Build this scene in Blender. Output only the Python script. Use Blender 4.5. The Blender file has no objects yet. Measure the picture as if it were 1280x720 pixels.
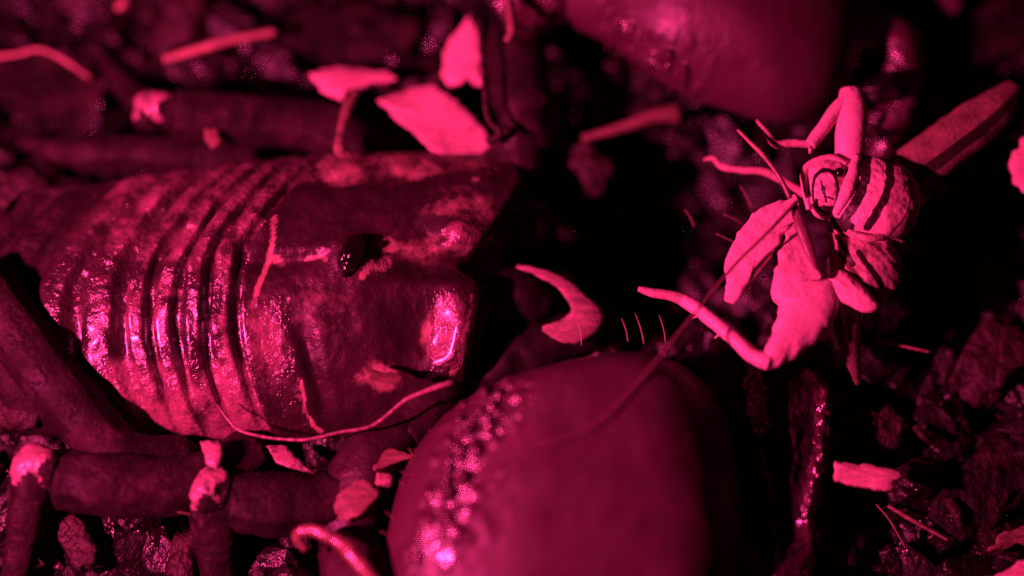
import bpy, math, random
import numpy as np
from mathutils import Vector, Matrix, noise

# One unit is one centimetre.  A scorpion and its prey on dark bark litter, lit by one red torch at night.
S = bpy.context.scene
S.unit_settings.system = 'METRIC'
S.unit_settings.scale_length = 0.01
COL = S.collection
random.seed(11)
np.random.seed(11)

# ---------------------------------------------------------------- camera
TILT = math.radians(20)
DIST = 30.0
TGT = Vector((0, 0, 0.8))
CAM = TGT + Vector((0, -DIST * math.sin(TILT), DIST * math.cos(TILT)))
LENS = 36.0 * DIST / 12.8
cd = bpy.data.cameras.new('camera')
cam = bpy.data.objects.new('camera', cd)
COL.objects.link(cam)
cam.location = CAM
cam.rotation_euler = (TILT, 0, 0)
cd.lens = LENS
cd.sensor_width = 36
cd.clip_start = 0.1
cd.clip_end = 500
cd.dof.use_dof = True
cd.dof.focus_distance = DIST - 0.75
cd.dof.aperture_fstop = 0.037
S.camera = cam
RIGHT = Vector((1, 0, 0))
UP = Vector((0, math.cos(TILT), math.sin(TILT)))
FWD = (TGT - CAM).normalized()


def P(px, py, z):
    """The point of the place at height z that the photograph (1280 wide) shows at px, py."""
    d = FWD + RIGHT * ((px - 640) / 1280 * 36 / LENS) + UP * ((360 - py) / 1280 * 36 / LENS)
    k = (z - CAM.z) / d.z
    return CAM + d * k


def Q(p):
    """where the photograph shows the point p"""
    d = Vector(p) - CAM
    k = 1280 * LENS / 36 / d.dot(FWD)
    return 640 + d.dot(RIGHT) * k, 360 - d.dot(UP) * k


# ---------------------------------------------------------------- materials
def mat(name, base, rough=0.5, spec=0.5, var=0.25, scale=6.0, bump=0.2, bscale=30.0, dust_tone=None, dust_amt=0.5,
        dscale=3.0, streak=None, rvar=0.15, attr=None, coat_r=.12, coat=0.0, bump2=0.0, b2scale=6.0, sss=0.0):
    m = bpy.data.materials.new(name)
    m.use_nodes = True
    nt = m.node_tree
    N, L = nt.nodes, nt.links
    b = N['Principled BSDF']
    tc = N.new('ShaderNodeTexCoord')
    vec = tc.outputs['Object']
    if streak:
        mp = N.new('ShaderNodeMapping')
        mp.inputs['Scale'].default_value = streak
        L.new(vec, mp.inputs['Vector'])
        svec = mp.outputs['Vector']
    else:
        svec = vec
    n1 = N.new('ShaderNodeTexNoise')
    n1.inputs['Scale'].default_value = scale
    n1.inputs['Detail'].default_value = 6
    n1.inputs['Roughness'].default_value = 0.6
    L.new(svec, n1.inputs['Vector'])
    r1 = N.new('ShaderNodeMapRange')
    r1.inputs['From Min'].default_value = 0.3
    r1.inputs['From Max'].default_value = 0.7
    L.new(n1.outputs['Fac'], r1.inputs['Value'])
    mx = N.new('ShaderNodeMix')
    mx.data_type = 'RGBA'
    mx.inputs['A'].default_value = (*[c * (1 - var) for c in base], 1)
    mx.inputs['B'].default_value = (*[min(1, c * (1 + var)) for c in base], 1)
    L.new(r1.outputs['Result'], mx.inputs['Factor'])
    colout = mx.outputs['Result']
    rr = N.new('ShaderNodeMapRange')
    rr.inputs['From Min'].default_value = 0.3
    rr.inputs['From Max'].default_value = 0.7
    rr.inputs['To Min'].default_value = max(0.03, rough - rvar)
    rr.inputs['To Max'].default_value = min(1, rough + rvar)
    n2 = N.new('ShaderNodeTexNoise')
    n2.inputs['Scale'].default_value = scale * 1.7
    n2.inputs['Detail'].default_value = 4
    L.new(vec, n2.inputs['Vector'])
    L.new(n2.outputs['Fac'], rr.inputs['Value'])
    rout = rr.outputs['Result']
    if dust_tone:
        nd = N.new('ShaderNodeTexNoise')
        nd.inputs['Scale'].default_value = dscale
        nd.inputs['Detail'].default_value = 8
        nd.inputs['Roughness'].default_value = 0.68
        L.new(vec, nd.inputs['Vector'])
        rd = N.new('ShaderNodeMapRange')
        rd.inputs['From Min'].default_value = 0.62 - 0.3 * dust_amt
        rd.inputs['From Max'].default_value = 0.80 - 0.3 * dust_amt
        L.new(nd.outputs['Fac'], rd.inputs['Value'])
        md = N.new('ShaderNodeMix')
        md.data_type = 'RGBA'
        L.new(rd.outputs['Result'], md.inputs['Factor'])
        L.new(colout, md.inputs['A'])
        md.inputs['B'].default_value = (*dust_tone, 1)
        colout = md.outputs['Result']
        mr = N.new('ShaderNodeMix')
        mr.data_type = 'FLOAT'
        L.new(rd.outputs['Result'], mr.inputs['Factor'])
        L.new(rout, mr.inputs['A'])
        mr.inputs['B'].default_value = 0.65
        rout = mr.outputs['Result']
    if attr:
        na = N.new('ShaderNodeAttribute')
        na.attribute_name = 'dust_tone'  # per-vertex tone: soil and wear, with painted highlights and fade mixed in
        nn = N.new('ShaderNodeTexNoise')
        nn.inputs['Scale'].default_value = 5
        nn.inputs['Detail'].default_value = 7
        nn.inputs['Roughness'].default_value = .7
        L.new(vec, nn.inputs['Vector'])
        m1 = N.new('ShaderNodeMath')
        m1.operation = 'MULTIPLY_ADD'
        L.new(nn.outputs['Fac'], m1.inputs[0])
        m1.inputs[1].default_value = 3.0
        m1.inputs[2].default_value = -1.5
        m2 = N.new('ShaderNodeMath')
        m2.operation = 'MULTIPLY_ADD'
        L.new(na.outputs['Fac'], m2.inputs[0])
        m2.inputs[1].default_value = 1.5
        L.new(m1.outputs[0], m2.inputs[2])
        m3 = N.new('ShaderNodeMath')
        m3.operation = 'MULTIPLY'
        m3.use_clamp = True
        L.new(m2.outputs[0], m3.inputs[0])
        m4 = N.new('ShaderNodeMath')
        m4.operation = 'MULTIPLY'
        m4.use_clamp = True
        L.new(na.outputs['Fac'], m4.inputs[0])
        m4.inputs[1].default_value = 3.5
        L.new(m4.outputs[0], m3.inputs[1])
        md = N.new('ShaderNodeMix')
        md.data_type = 'RGBA'
        L.new(m3.outputs[0], md.inputs['Factor'])
        L.new(colout, md.inputs['A'])
        md.inputs['B'].default_value = (*attr, 1)
        colout = md.outputs['Result']
    L.new(colout, b.inputs['Base Color'])
    L.new(rout, b.inputs['Roughness'])
    b.inputs['Specular IOR Level'].default_value = spec
    if coat:
        b.inputs['Coat Weight'].default_value = coat
        b.inputs['Coat Roughness'].default_value = coat_r
    if sss:
        b.inputs['Subsurface Weight'].default_value = sss
        b.inputs['Subsurface Radius'].default_value = (0.12, 0.05, 0.03)
        b.inputs['Subsurface Scale'].default_value = 0.5
    prev = None
    for st, sc in ((bump2, b2scale), (bump, bscale)):
        if st <= 0:
            continue
        nb = N.new('ShaderNodeTexNoise')
        nb.inputs['Scale'].default_value = sc
        nb.inputs['Detail'].default_value = 3
        L.new(svec if sc == bscale else vec, nb.inputs['Vector'])
        bp = N.new('ShaderNodeBump')
        bp.inputs['Strength'].default_value = st
        bp.inputs['Distance'].default_value = 0.6 / sc
        L.new(nb.outputs['Fac'], bp.inputs['Height'])
        if prev:
            L.new(prev, bp.inputs['Normal'])
        prev = bp.outputs['Normal']
    if prev:
        L.new(prev, b.inputs['Normal'])
    return m


M = {
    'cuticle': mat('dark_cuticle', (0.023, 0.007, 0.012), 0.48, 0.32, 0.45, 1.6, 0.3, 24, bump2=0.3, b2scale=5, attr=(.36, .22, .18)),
    'leg': mat('leg_cuticle', (0.013, 0.005, 0.007), 0.62, 0.16, 0.5, 2.0, 0.4, 16, bump2=0.3, b2scale=4, dust_tone=(.05, .024, .03), dust_amt=.3, dscale=2.2),
    'chela': mat('pincer_cuticle', (0.052, 0.016, 0.027), 0.48, 0.40, 0.25, 1.2, 0.15, 34, bump2=0.12, b2scale=4),
    'granular': mat('granular_cuticle', (0.060, 0.020, 0.032), 0.30, 1.0, 0.4, 4, 0.4, 16, bump2=0.7, b2scale=6, coat=1, coat_r=.10),
    'tergite': mat('dusty_lit_tergite', (0.030, 0.015, 0.016), 0.27, 0.7, 0.5, 3, 0.5, 22, bump2=0.65, b2scale=8, coat=.8, coat_r=.2, attr=(.23, .11, .125)),  # its pale tone covers dust and the painted light on plate rims
    'membrane': mat('pale_membrane', (0.34, 0.2, 0.17), 0.4, 0.5, 0.5, 5, 0.3, 30, dust_tone=(.08, .04, .04), dust_amt=.35, dscale=3),
    'knee': mat('pale_joint', (0.36, 0.20, 0.20), 0.30, 0.7, 0.5, 5, 0.5, 12, dust_tone=(.05, .03, .03), dust_amt=.55, dscale=5),
    'mouth': mat('black_mouthpart', (0.010, 0.006, 0.006), 0.5, 0.3, 0.3, 4, 0.3, 20),
    'hump': mat('black_hump', (0.005, 0.003, 0.003), 0.14, 0.8, 0.3, 4, 0.6, 9, rvar=.05, bump2=.6, b2scale=4),
    'eye': mat('black_eye', (0.006, 0.005, 0.005), 0.10, 0.8, 0.1, 4, 0.05, 20, rvar=0.03),
    'seta': mat('seta', (0.4, 0.28, 0.2), 0.3, 0.6, 0.1, 6, 0.0),
    'pale': mat('pale_insect', (0.66, 0.40, 0.42), 0.5, 0.4, 0.14, 6, 0.3, 16, sss=0.1),
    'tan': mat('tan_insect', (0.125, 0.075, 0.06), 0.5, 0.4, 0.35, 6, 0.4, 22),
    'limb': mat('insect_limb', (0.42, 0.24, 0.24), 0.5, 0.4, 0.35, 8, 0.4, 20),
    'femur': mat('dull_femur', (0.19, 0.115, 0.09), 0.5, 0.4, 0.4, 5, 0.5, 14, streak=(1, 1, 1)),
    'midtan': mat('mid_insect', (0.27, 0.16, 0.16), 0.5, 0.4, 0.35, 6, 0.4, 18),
    'band': mat('dark_band', (0.022, 0.013, 0.011), 0.45, 0.4, 0.3, 6, 0.2, 18),
    'wing': mat('soft_wing', (0.70, 0.42, 0.44), 0.55, 0.35, 0.12, 3, 0.45, 7, sss=0.1),
    'antenna': mat('antenna', (0.16, 0.08, 0.08), 0.4, 0.5, 0.3, 9, 0.1, 30),
    'flake': mat('pale_wood', (0.66, 0.38, 0.38), 0.65, 0.3, 0.3, 3, 0.5, 9, streak=(1, 6, 1), dust_tone=(.20, .10, .10), dust_amt=.22, dscale=3.5),
    'hookwood': mat('medium_wood', (0.25, 0.15, 0.14), 0.6, 0.35, 0.5, 4, 0.5, 10, streak=(1, 4, 1)),  # one even, medium tone for the hook flake
    'dullflake': mat('weathered_wood', (0.17, 0.10, 0.075), 0.6, 0.4, 0.45, 4, 0.5, 12, streak=(1, 4, 1)),
    'bark': mat('dark_bark', (0.008, 0.004, 0.004), 0.7, 0.15, 0.7, 3, 0.9, 9, dust_tone=(0.045, 0.025, 0.02), dust_amt=0.3, dscale=2.2, bump2=0.9, b2scale=3.5),
    'redbark': mat('lighter_bark', (0.030, 0.015, 0.012), 0.6, 0.3, 0.6, 3, 0.9, 8, dust_tone=(0.012, .008, .007), dust_amt=.45, dscale=1.8, bump2=0.9, b2scale=3),
    'crumb': mat('soil_crumb', (0.007, 0.004, 0.0038), 0.42, 0.38, 0.8, 2.2, 0.9, 9, rvar=0.3, dust_tone=(0.06, 0.034, 0.027), dust_amt=0.2, dscale=.9),
    'wetcrumb': mat('wet_grit', (0.03, 0.018, 0.015), 0.26, 0.8, 0.6, 3, 0.6, 12, rvar=.1, coat=.8),
    'soil': mat('damp_soil', (0.010, 0.006, 0.005), 0.65, 0.35, 0.5, 2, 1.0, 6, bump2=1.0, b2scale=2),
    'twig': mat('twig', (0.30, 0.18, 0.13), 0.5, 0.4, 0.4, 6, 0.4, 15),
    'wetroot': mat('wet_root', (0.20, 0.10, 0.08), 0.2, 0.7, 0.4, 5, 0.5, 12, coat=.4),
}


# ---------------------------------------------------------------- mesh helpers
def sm(a, b, x):
    t = min(1, max(0, (x - a) / (b - a)))
    return t * t * (3 - 2 * t)


def interp(xs, ys, x):
    return float(np.interp(x, xs, ys))


def catmull(pts, n):
    """n points along a smooth curve through pts (each any number of floats)."""
    p = np.array(pts, float)
    if len(p) < 3:
        k = np.linspace(0, 1, n)[:, None]
        return p[0] * (1 - k) + p[-1] * k
    q = np.vstack([2 * p[0] - p[1], p, 2 * p[-1] - p[-2]])
    out = []
    m = len(p) - 1
    for i in range(n):
        s = i / (n - 1) * m
        k = min(int(s), m - 1)
        t = s - k
        a, b, c, d = q[k], q[k + 1], q[k + 2], q[k + 3]
        out.append(0.5 * (2 * b + (c - a) * t + (2 * a - 5 * b + 4 * c - d) * t * t + (3 * b - a - 3 * c + d) * t ** 3))
    return np.array(out)


class MB:
    def __init__(self):
        self.v, self.f, self.m, self.t = [], [], [], []

    def add(self, vs, fs, ms=0, tone=None):
        k = len(self.v)
        self.t += list(tone) if tone is not None else [0.0] * len(vs)
        self.v += [tuple(v) for v in vs]
        self.f += [tuple(i + k for i in f) for f in fs]
        self.m += list(ms) if isinstance(ms, (list, tuple)) else [ms] * len(fs)

    def grid(self, rows, mi=0, close=False, caps=True, tone=None):
        """rows of points; mi is a slot or a function of (row, column)."""
        nr, nc = len(rows), len(rows[0])
        vs = [p for r in rows for p in r]
        fs, ms = [], []
        for i in range(nr - 1):
            for j in range(nc if close else nc - 1):
                j2 = (j + 1) % nc
                fs.append((i * nc + j, i * nc + j2, (i + 1) * nc + j2, (i + 1) * nc + j))
                ms.append(mi(i, j) if callable(mi) else mi)
        if close and caps:
            fs.append(tuple(range(nc - 1, -1, -1)))
            fs.append(tuple((nr - 1) * nc + j for j in range(nc)))
            ms += [mi(0, 0) if callable(mi) else mi, mi(nr - 2, 0) if callable(mi) else mi]
        self.add(vs, fs, ms, tone)

    def tube(self, path, n=24, seg=14, mi=0, flat=1.0, rough=0.0, rs=3.0, sm_path=True, prof=None):
        """path: (x, y, z, radius) knots; flat < 1 squashes it against the ground."""
        c = catmull(path, n) if sm_path else np.array(path, float)
        n = len(c)
        rows = []
        for i in range(n):
            a, b = c[max(i - 1, 0)], c[min(i + 1, n - 1)]
            d = Vector(b[:3] - a[:3])
            d = d.normalized() if d.length > 1e-9 else Vector((1, 0, 0))
            up = Vector((0, 0, 1)) if abs(d.z) < 0.9 else Vector((0, 1, 0))
            side = d.cross(up).normalized()
            up2 = side.cross(d)
            r = max(float(c[i][3]), 0.002) * (prof(i / (n - 1)) if prof else 1)
            row = []
            for j in range(seg):
                t = 2 * math.pi * j / seg
                p = Vector(c[i][:3]) + side * (r * math.cos(t)) + up2 * (r * flat * math.sin(t))
                if rough:
                    p += (p - Vector(c[i][:3])) * (rough * noise.noise(p * rs) + 0.5 * rough * noise.noise(p * rs * 3))
                row.append(p)
            rows.append(row)
        self.grid(rows, mi, close=True)

    def inflate(self, outline, z0, top, bot, nr=24, nth=72, mi=0, power=0.5, fn=None, centre=None, tilt=(0, 0), jag=0.0, wob=0.0, seed=0, smooth=True):
        """A body with a star-shaped outline (pixels of the photograph at height z0), domed by top above and bot below."""
        o = list(outline)
        pts = catmull(o + [o[0]], nth + 1)[:-1] if smooth else None
        if not smooth:
            q = np.array(o + [o[0]], float)
            L = np.concatenate([[0], np.cumsum(np.linalg.norm(np.diff(q, axis=0), axis=1))])
            s = np.linspace(0, L[-1], nth + 1)[:-1]
            pts = np.stack([np.interp(s, L, q[:, 0]), np.interp(s, L, q[:, 1])], 1)
        c = np.array(centre if centre else pts.mean(0))
        if jag:
            for i in range(nth):
                v = Vector((pts[i][0] * 0.09, pts[i][1] * 0.09, seed))
                pts[i] += np.array((noise.noise(v), noise.noise(v + Vector((7, 3, 1))))) * jag
        base = P(c[0], c[1], z0)

        def pt(r, i, sgn):
            q = c + (pts[i] - c) * r
            w = P(q[0], q[1], z0)
            h = (1 - r ** 2.2) ** power if r < 1 else 0
            w.z += (top if sgn > 0 else -bot) * h + tilt[0] * (w.x - base.x) + tilt[1] * (w.y - base.y)
            if wob:
                w.z += wob * noise.noise(Vector((w.x * 1.3, w.y * 1.3, seed)))
            if fn:
                w = fn(w, r, q, sgn)
            return w
        rs = [math.sin(k / nr * math.pi / 2) for k in range(1, nr + 1)]
        vs, fs = [], []
        vs.append(pt(0, 0, 1))
        for r in rs:
            vs += [pt(r, i, 1) for i in range(nth)]
        lo = len(vs)
        rb = rs[:-1][::-1]
        for r in rb:
            vs += [pt(r, i, -1) for i in range(nth)]
        vs.append(pt(0, 0, -1))
        for i in range(nth):
            fs.append((0, 1 + (i + 1) % nth, 1 + i))
        rings = nr + len(rb)
        for k in range(rings - 1):
            for i in range(nth):
                a, b = 1 + k * nth + i, 1 + k * nth + (i + 1) % nth
                fs.append((a, b, b + nth, a + nth))
        last = len(vs) - 1
        k = rings - 1
        for i in range(nth):
            fs.append((1 + k * nth + i, 1 + k * nth + (i + 1) % nth, last))
        if callable(mi):
            ms = []
            for f in fs:
                g = sum((Vector(vs[j]) for j in f), Vector()) / len(f)
                ms.append(mi(g))
        else:
            ms = mi
        self.add(vs, fs, ms)

    def ball(self, c, r, seg=14, rings=9, mi=0, sc=(1, 1, 1)):
        rows = []
        for i in range(rings + 1):
            a = math.pi * (0.02 + 0.96 * i / rings)
            rows.append([Vector(c) + Vector((sc[0] * r * math.sin(a) * math.cos(2 * math.pi * j / seg),
                                             sc[1] * r * math.sin(a) * math.sin(2 * math.pi * j / seg), sc[2] * r * math.cos(a)))
                         for j in range(seg)])
        self.grid(rows, mi, close=True)

    def build(self, name, mats, parent=None, origin=None, smooth=True):
        o0 = Vector(origin) if origin is not None else Vector((0, 0, 0))
        me = bpy.data.meshes.new(name)
        me.from_pydata([tuple(Vector(v) - o0) for v in self.v], [], self.f)
        for m in (mats if isinstance(mats, (list, tuple)) else [mats]):
            me.materials.append(m)
        me.polygons.foreach_set('material_index', self.m)
        me.polygons.foreach_set('use_smooth', [smooth] * len(self.f))
        if any(self.t):
            me.attributes.new('dust_tone', 'FLOAT', 'POINT').data.foreach_set('value', self.t)  # carries soil, wear and painted light of the back
        import bmesh
        bm = bmesh.new()
        bm.from_mesh(me)
        bmesh.ops.recalc_face_normals(bm, faces=bm.faces)
        bm.to_mesh(me)
        bm.free()
        me.update()
        ob = bpy.data.objects.new(name, me)
        COL.objects.link(ob)
        if parent:
            ob.parent = parent
            ob.location = o0 - parent.location
        else:
            ob.location = o0
        return ob


def tag(o, label=None, cat=None, group=None, kind=None):
    if label: o['label'] = label
    if cat: o['category'] = cat
    if group: o['group'] = group
    if kind: o['kind'] = kind
    return o


def empty(name, loc):
    o = bpy.data.objects.new(name, None)
    COL.objects.link(o)
    o.location = loc
    o.empty_display_size = 0.3
    return o


def PP(px, py, z, r):
    """a tube knot: pixel position, height, radius in centimetres"""
    return (*P(px, py, z), r)


# ---------------------------------------------------------------- ground and litter
HOL = P(800, 290, 0)


def hollow(x, y):
    return .8 * math.exp(-((x - HOL.x + 1.3) / .9) ** 2 - ((y - HOL.y + .9) / .7) ** 2) + 1.7 * math.exp(-(((x - HOL.x) / 1.9) ** 2 + ((y - HOL.y) / 1.25) ** 2) ** 1.5)  # ground sunk on purpose so the gap before the mouth goes dark


def ground():
    mb = MB()
    xs = np.concatenate([np.linspace(-60, -11, 14)[:-1], np.linspace(-11, 11, 200), np.linspace(11, 60, 14)[1:]])
    ys = np.concatenate([np.linspace(-60, -9, 14)[:-1], np.linspace(-9, 9, 170), np.linspace(9, 60, 14)[1:]])
    rows = []
    for y in ys:
        r = []
        for x in xs:
            v = Vector((x, y, 0))
            z = 0.22 * noise.noise(v * 0.55) + 0.13 * noise.noise(v * 1.6 + Vector((3, 1, 0))) + 0.08 * noise.noise(v * 4.1)
            r.append((x, y, z - 0.15 - hollow(x, y)))
        rows.append(r)
    mb.grid(rows)
    tag(mb.build('ground', M['soil']), kind='structure')


def chunk(mb, c, size, seed, mi=0, rot=None):
    """one rough crumb: a few irregular rings round a tilted axis"""
    rnd = random.Random(seed)
    R = Matrix.Rotation(rnd.uniform(0, 6.28), 3, 'Z') @ Matrix.Rotation(rnd.uniform(-.6, .6), 3, 'X') @ Matrix.Rotation(rnd.uniform(-.5, .5), 3, 'Y') if rot is None else rot
    seg, rings = 8, 5
    rows = []
    for i in range(rings + 1):
        a = math.pi * (0.06 + 0.88 * i / rings)
        row = []
        for j in range(seg):
            t = 2 * math.pi * j / seg
            p = Vector((-math.cos(a), math.sin(a) * math.cos(t), math.sin(a) * math.sin(t)))
            p = Vector((math.copysign(abs(p.x) ** .6, p.x), math.copysign(abs(p.y) ** .7, p.y), math.copysign(abs(p.z) ** .7, p.z)))
            k = 1 + 0.5 * noise.noise(p * 1.5 + Vector((seed * 1.37, 0, 0)))
            p = Vector((p.x * size[0], p.y * size[1], p.z * size[2])) * k
            row.append(Vector(c) + R @ p)
        rows.append(row)
    mb.grid(rows, mi, close=True)


def litter():
    mb = MB()
    rnd = random.Random(5)
    for i in range(5200):
        x, y = rnd.uniform(-8.2, 8.2), rnd.uniform(-5.6, 6.2)
        s = 0.035 + 0.26 * rnd.random() ** 3
        z = rnd.uniform(-0.1, 0.22) + s * 0.3
        chunk(mb, (x, y, z - hollow(x, y)), (s * rnd.uniform(1, 2.4), s, s * rnd.uniform(.4, .9)), i + 10, 1 if s < .08 and rnd.random() < .3 else 0)
    tag(mb.build('bark_litter', [M['crumb'], M['wetcrumb']], smooth=False), 'loose dark bark crumbs and soil covering the ground under both animals', 'bark litter', kind='stuff')


ground()
litter()


# ---------------------------------------------------------------- the scorpion
def scorpion():
    root = empty('scorpion', P(350, 400, 0.0))
    tag(root, 'large dark scorpion with broad glossy pincers and a ringed back', 'scorpion')
    mb = MB()
    CUT, TER, MEM, CHE, GRA, KNE, MOU, SET, LEG, HUM = range(10)
    mats = [M[k] for k in ('cuticle', 'tergite', 'membrane', 'chela', 'granular', 'knee', 'mouth', 'seta', 'leg', 'hump')]

    # back: one sheet from the hind end to the front rim of the carapace
    edges = [-80, -22, 40, 100, 159, 194, 228, 262, 301]      # rear rims, px at the lowest row of the arcs
    plate = []                                                         # (base px, step height, plate number, along)
    for k in range(len(edges) - 1):
        x0, x1 = edges[k], edges[k + 1]
        for q in (0, .04, .09, .15, .22, .30, .38, .46, .54, .62, .72, .82, .91, .97):
            plate.append((x0 + (x1 - x0) * q, 0.085 * (1 - sm(0.5, .85, q)) - 0.045 * (1 - sm(0, .12, q)) - .04 * sm(.6, .8, q) + 0.0, k, q))
    nb = len(plate)
    ncar = 90
    na = 120
    ts = [math.sin(a) for a in np.linspace(-math.pi / 2, math.pi / 2, na)]

    def arc(t):
        return 48 * (abs(t + .25) / .75) ** 2 if t < -.25 else 112 * ((t + .25) / 1.25) ** 1.8
    up_x, up_y = [-80, 0, 150, 300, 420, 540, 650], [238, 230, 206, 191, 190, 192, 203]
    lo_x, lo_y = [-80, 0, 130, 200, 300, 400, 470, 540, 600], [530, 545, 552, 554, 558, 556, 548, 530, 508]
    mid_x, mid_y = [-80, 0, 120, 300, 440, 600], [380, 372, 350, 328, 320, 326]
    rz_x, rz_y = [-80, 0, 120, 250, 400, 560, 650], [0.75, 0.95, 1.3, 1.52, 1.62, 1.5, 1.35]

    def front(t):
        return interp([-1, -.85, -.6, -.3, -.12, 0, .12, .35, .6, .8, 1], [570, 586, 597, 602, 604, 576, 602, 622, 645, 656, 652], t)

    def surf(x, t, base, dz):
        up, lo, mid = interp(up_x, up_y, base), interp(lo_x, lo_y, base), interp(mid_x, mid_y, base)
        py = mid - t * (mid - up) if t > 0 else mid - t * (lo - mid)
        ez = 0.95 if t > 0 else 0.5
        rz = interp(rz_x, rz_y, base)
        if t < 0:
            ez = .3
        z = ez + (rz - ez) * (max(0, 1 - abs(t) ** (2.7 if t > 0 else 1.75))) ** (0.58 if t > 0 else .66)
        w = P(x, py, z)
        w.z += dz
        return w, py
    rows, tags = [], []
    for base, st, k, q in plate:
        row = []
        for t in ts:
            w, py = surf(base + arc(t) + 7 * noise.noise(Vector((t * 2.5, k * 1.7, 5))), t, base, 0)
            n = 0.05 * noise.noise(Vector((w.x * 2.2, w.y * 2.2, k * 3.1))) + 0.025 * noise.noise(Vector((w.x * 6, w.y * 6, k * 3.1)))
            w.z += (st + n) * (1 - abs(t) ** 6)
            row.append(w)
        rows.append(row)
        tags.append((k, q))
    for i in range(ncar):
        v = i / (ncar - 1)
        row = []
        for t in ts:
            x0 = 303 + arc(t)
            x = x0 + (front(t) - x0) * v
            base = 303 + (600 - 303) * v
            w, py = surf(x, t, base, 0)
            d = 0.03 + 0.05 * (1 - sm(0, .10, v))
            # median groove, swelling into the ocular hump and fading ahead of it
            g = (0.10 + .08 * sm(470, 560, x)) * math.exp(-(t / 0.06) ** 2) * (1 - math.exp(-((x - 440) / 38) ** 2))
            d -= g
            d += 0.17 * math.exp(-((x - 440) / 30) ** 2 - ((py - 320) / 24) ** 2)
            # hollow behind the front rim on each side and the raised rim itself
            d -= 0.16 * math.exp(-((x - 525) / 34) ** 2 - ((py - 425) / 48) ** 2)
            d += 0.15 * math.exp(-((x - 576) / 20) ** 2 - ((py - 425) / 52) ** 2) + .12 * math.exp(-((x - 555) / 36) ** 2 - ((py - 462) / 26) ** 2)
            d -= 0.08 * math.exp(-((x - 515) / 50) ** 2 - ((py - 296) / 16) ** 2)
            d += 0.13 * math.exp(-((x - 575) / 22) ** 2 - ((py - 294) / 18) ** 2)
            d -= 0.13 * math.exp(-((py - 340) / 11) ** 2) * sm(470, 540, x)
            # slanting side furrow
            d -= 0.10 * math.exp(-((x - (375 + (py - 400) * 0.28)) / 12) ** 2) * sm(380, 430, py)
            d -= 0.07 * math.exp(-((py - (232 + (x - 360) * -0.10)) / 10) ** 2) * sm(350, 380, x) * (1 - sm(520, 600, x))
            d += 0.022 * noise.noise(Vector((w.x * 3, w.y * 3, 4))) + 0.012 * noise.noise(Vector((w.x * 9, w.y * 9, 2)))
            d -= 0.2 * sm(.96, 1, v) ** 2
            w.z += d * (1 - abs(t) ** 8)
            row.append(w)
        rows.append(row)
        tags.append((99, v))
    # close below
    full = []
    for r in rows:
        a, b = Vector(r[0]), Vector(r[-1])
        under = []
        for k in range(1, 10):
            s = k / 10
            p = b.lerp(a, s)
            p.z -= 0.55 * math.sin(s * math.pi)
            under.append(p)
        full.append(list(r) + under)

    def blob(x, y, cx, cy, rx, ry, a=0):
        c_, s_ = math.cos(math.radians(a)), math.sin(math.radians(a))
        u, v = ((x - cx) * c_ + (y - cy) * s_) / rx, (-(x - cx) * s_ + (y - cy) * c_) / ry
        return 1 - sm(.45, 1.35, math.hypot(u, v))

    def seg(x, y, pts, w):
        best = 1e9
        p = np.array((x, y))
        for a, b in zip(pts[:-1], pts[1:]):
            a, b = np.array(a, float), np.array(b, float)
            k = np.clip(np.dot(p - a, b - a) / np.dot(b - a, b - a), 0, 1)
            best = min(best, float(np.linalg.norm(p - a - (b - a) * k)))
        return 1 - sm(w * .5, w * 1.3, best)

    def wear_and_glints(w, k, q, x, y):
        """soil, pale wear and seams on the back, plus painted highlights and a hind fade"""
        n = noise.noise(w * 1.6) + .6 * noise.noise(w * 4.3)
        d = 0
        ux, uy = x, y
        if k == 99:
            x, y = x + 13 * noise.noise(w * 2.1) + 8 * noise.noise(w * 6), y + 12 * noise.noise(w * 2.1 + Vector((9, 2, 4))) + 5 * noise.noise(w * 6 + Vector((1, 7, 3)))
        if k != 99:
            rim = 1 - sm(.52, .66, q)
            d = rim * (.20 + .62 * n)  # pale rims: dust plus painted light on the plate steps
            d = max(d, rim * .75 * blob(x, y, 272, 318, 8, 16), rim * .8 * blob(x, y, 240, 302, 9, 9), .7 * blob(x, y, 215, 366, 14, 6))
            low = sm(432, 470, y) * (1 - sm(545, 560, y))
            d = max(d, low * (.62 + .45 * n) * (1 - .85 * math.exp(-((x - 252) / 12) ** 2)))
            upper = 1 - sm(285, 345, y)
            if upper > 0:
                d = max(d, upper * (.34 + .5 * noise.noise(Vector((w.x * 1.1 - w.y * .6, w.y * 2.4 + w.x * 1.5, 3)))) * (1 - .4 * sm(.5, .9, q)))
            d *= .8 * (sm(70, 165, x) * .92 + .08)  # pale tone dimmed toward the hind end, imitating light that falls off
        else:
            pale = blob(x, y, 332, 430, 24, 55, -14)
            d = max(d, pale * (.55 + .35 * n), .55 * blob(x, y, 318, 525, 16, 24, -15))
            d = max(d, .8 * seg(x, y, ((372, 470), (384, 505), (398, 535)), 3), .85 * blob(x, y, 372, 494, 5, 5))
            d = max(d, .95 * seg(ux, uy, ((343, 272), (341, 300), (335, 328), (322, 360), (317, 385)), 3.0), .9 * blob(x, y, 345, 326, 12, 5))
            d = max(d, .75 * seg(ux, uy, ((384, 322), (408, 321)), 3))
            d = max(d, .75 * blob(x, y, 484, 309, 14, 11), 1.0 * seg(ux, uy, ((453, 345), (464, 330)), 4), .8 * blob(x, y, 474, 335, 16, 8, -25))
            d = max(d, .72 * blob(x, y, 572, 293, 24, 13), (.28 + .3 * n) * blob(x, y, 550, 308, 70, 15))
            d = max(d, (.28 + .3 * n) * blob(x, y, 575, 258, 45, 22, 10))
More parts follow.
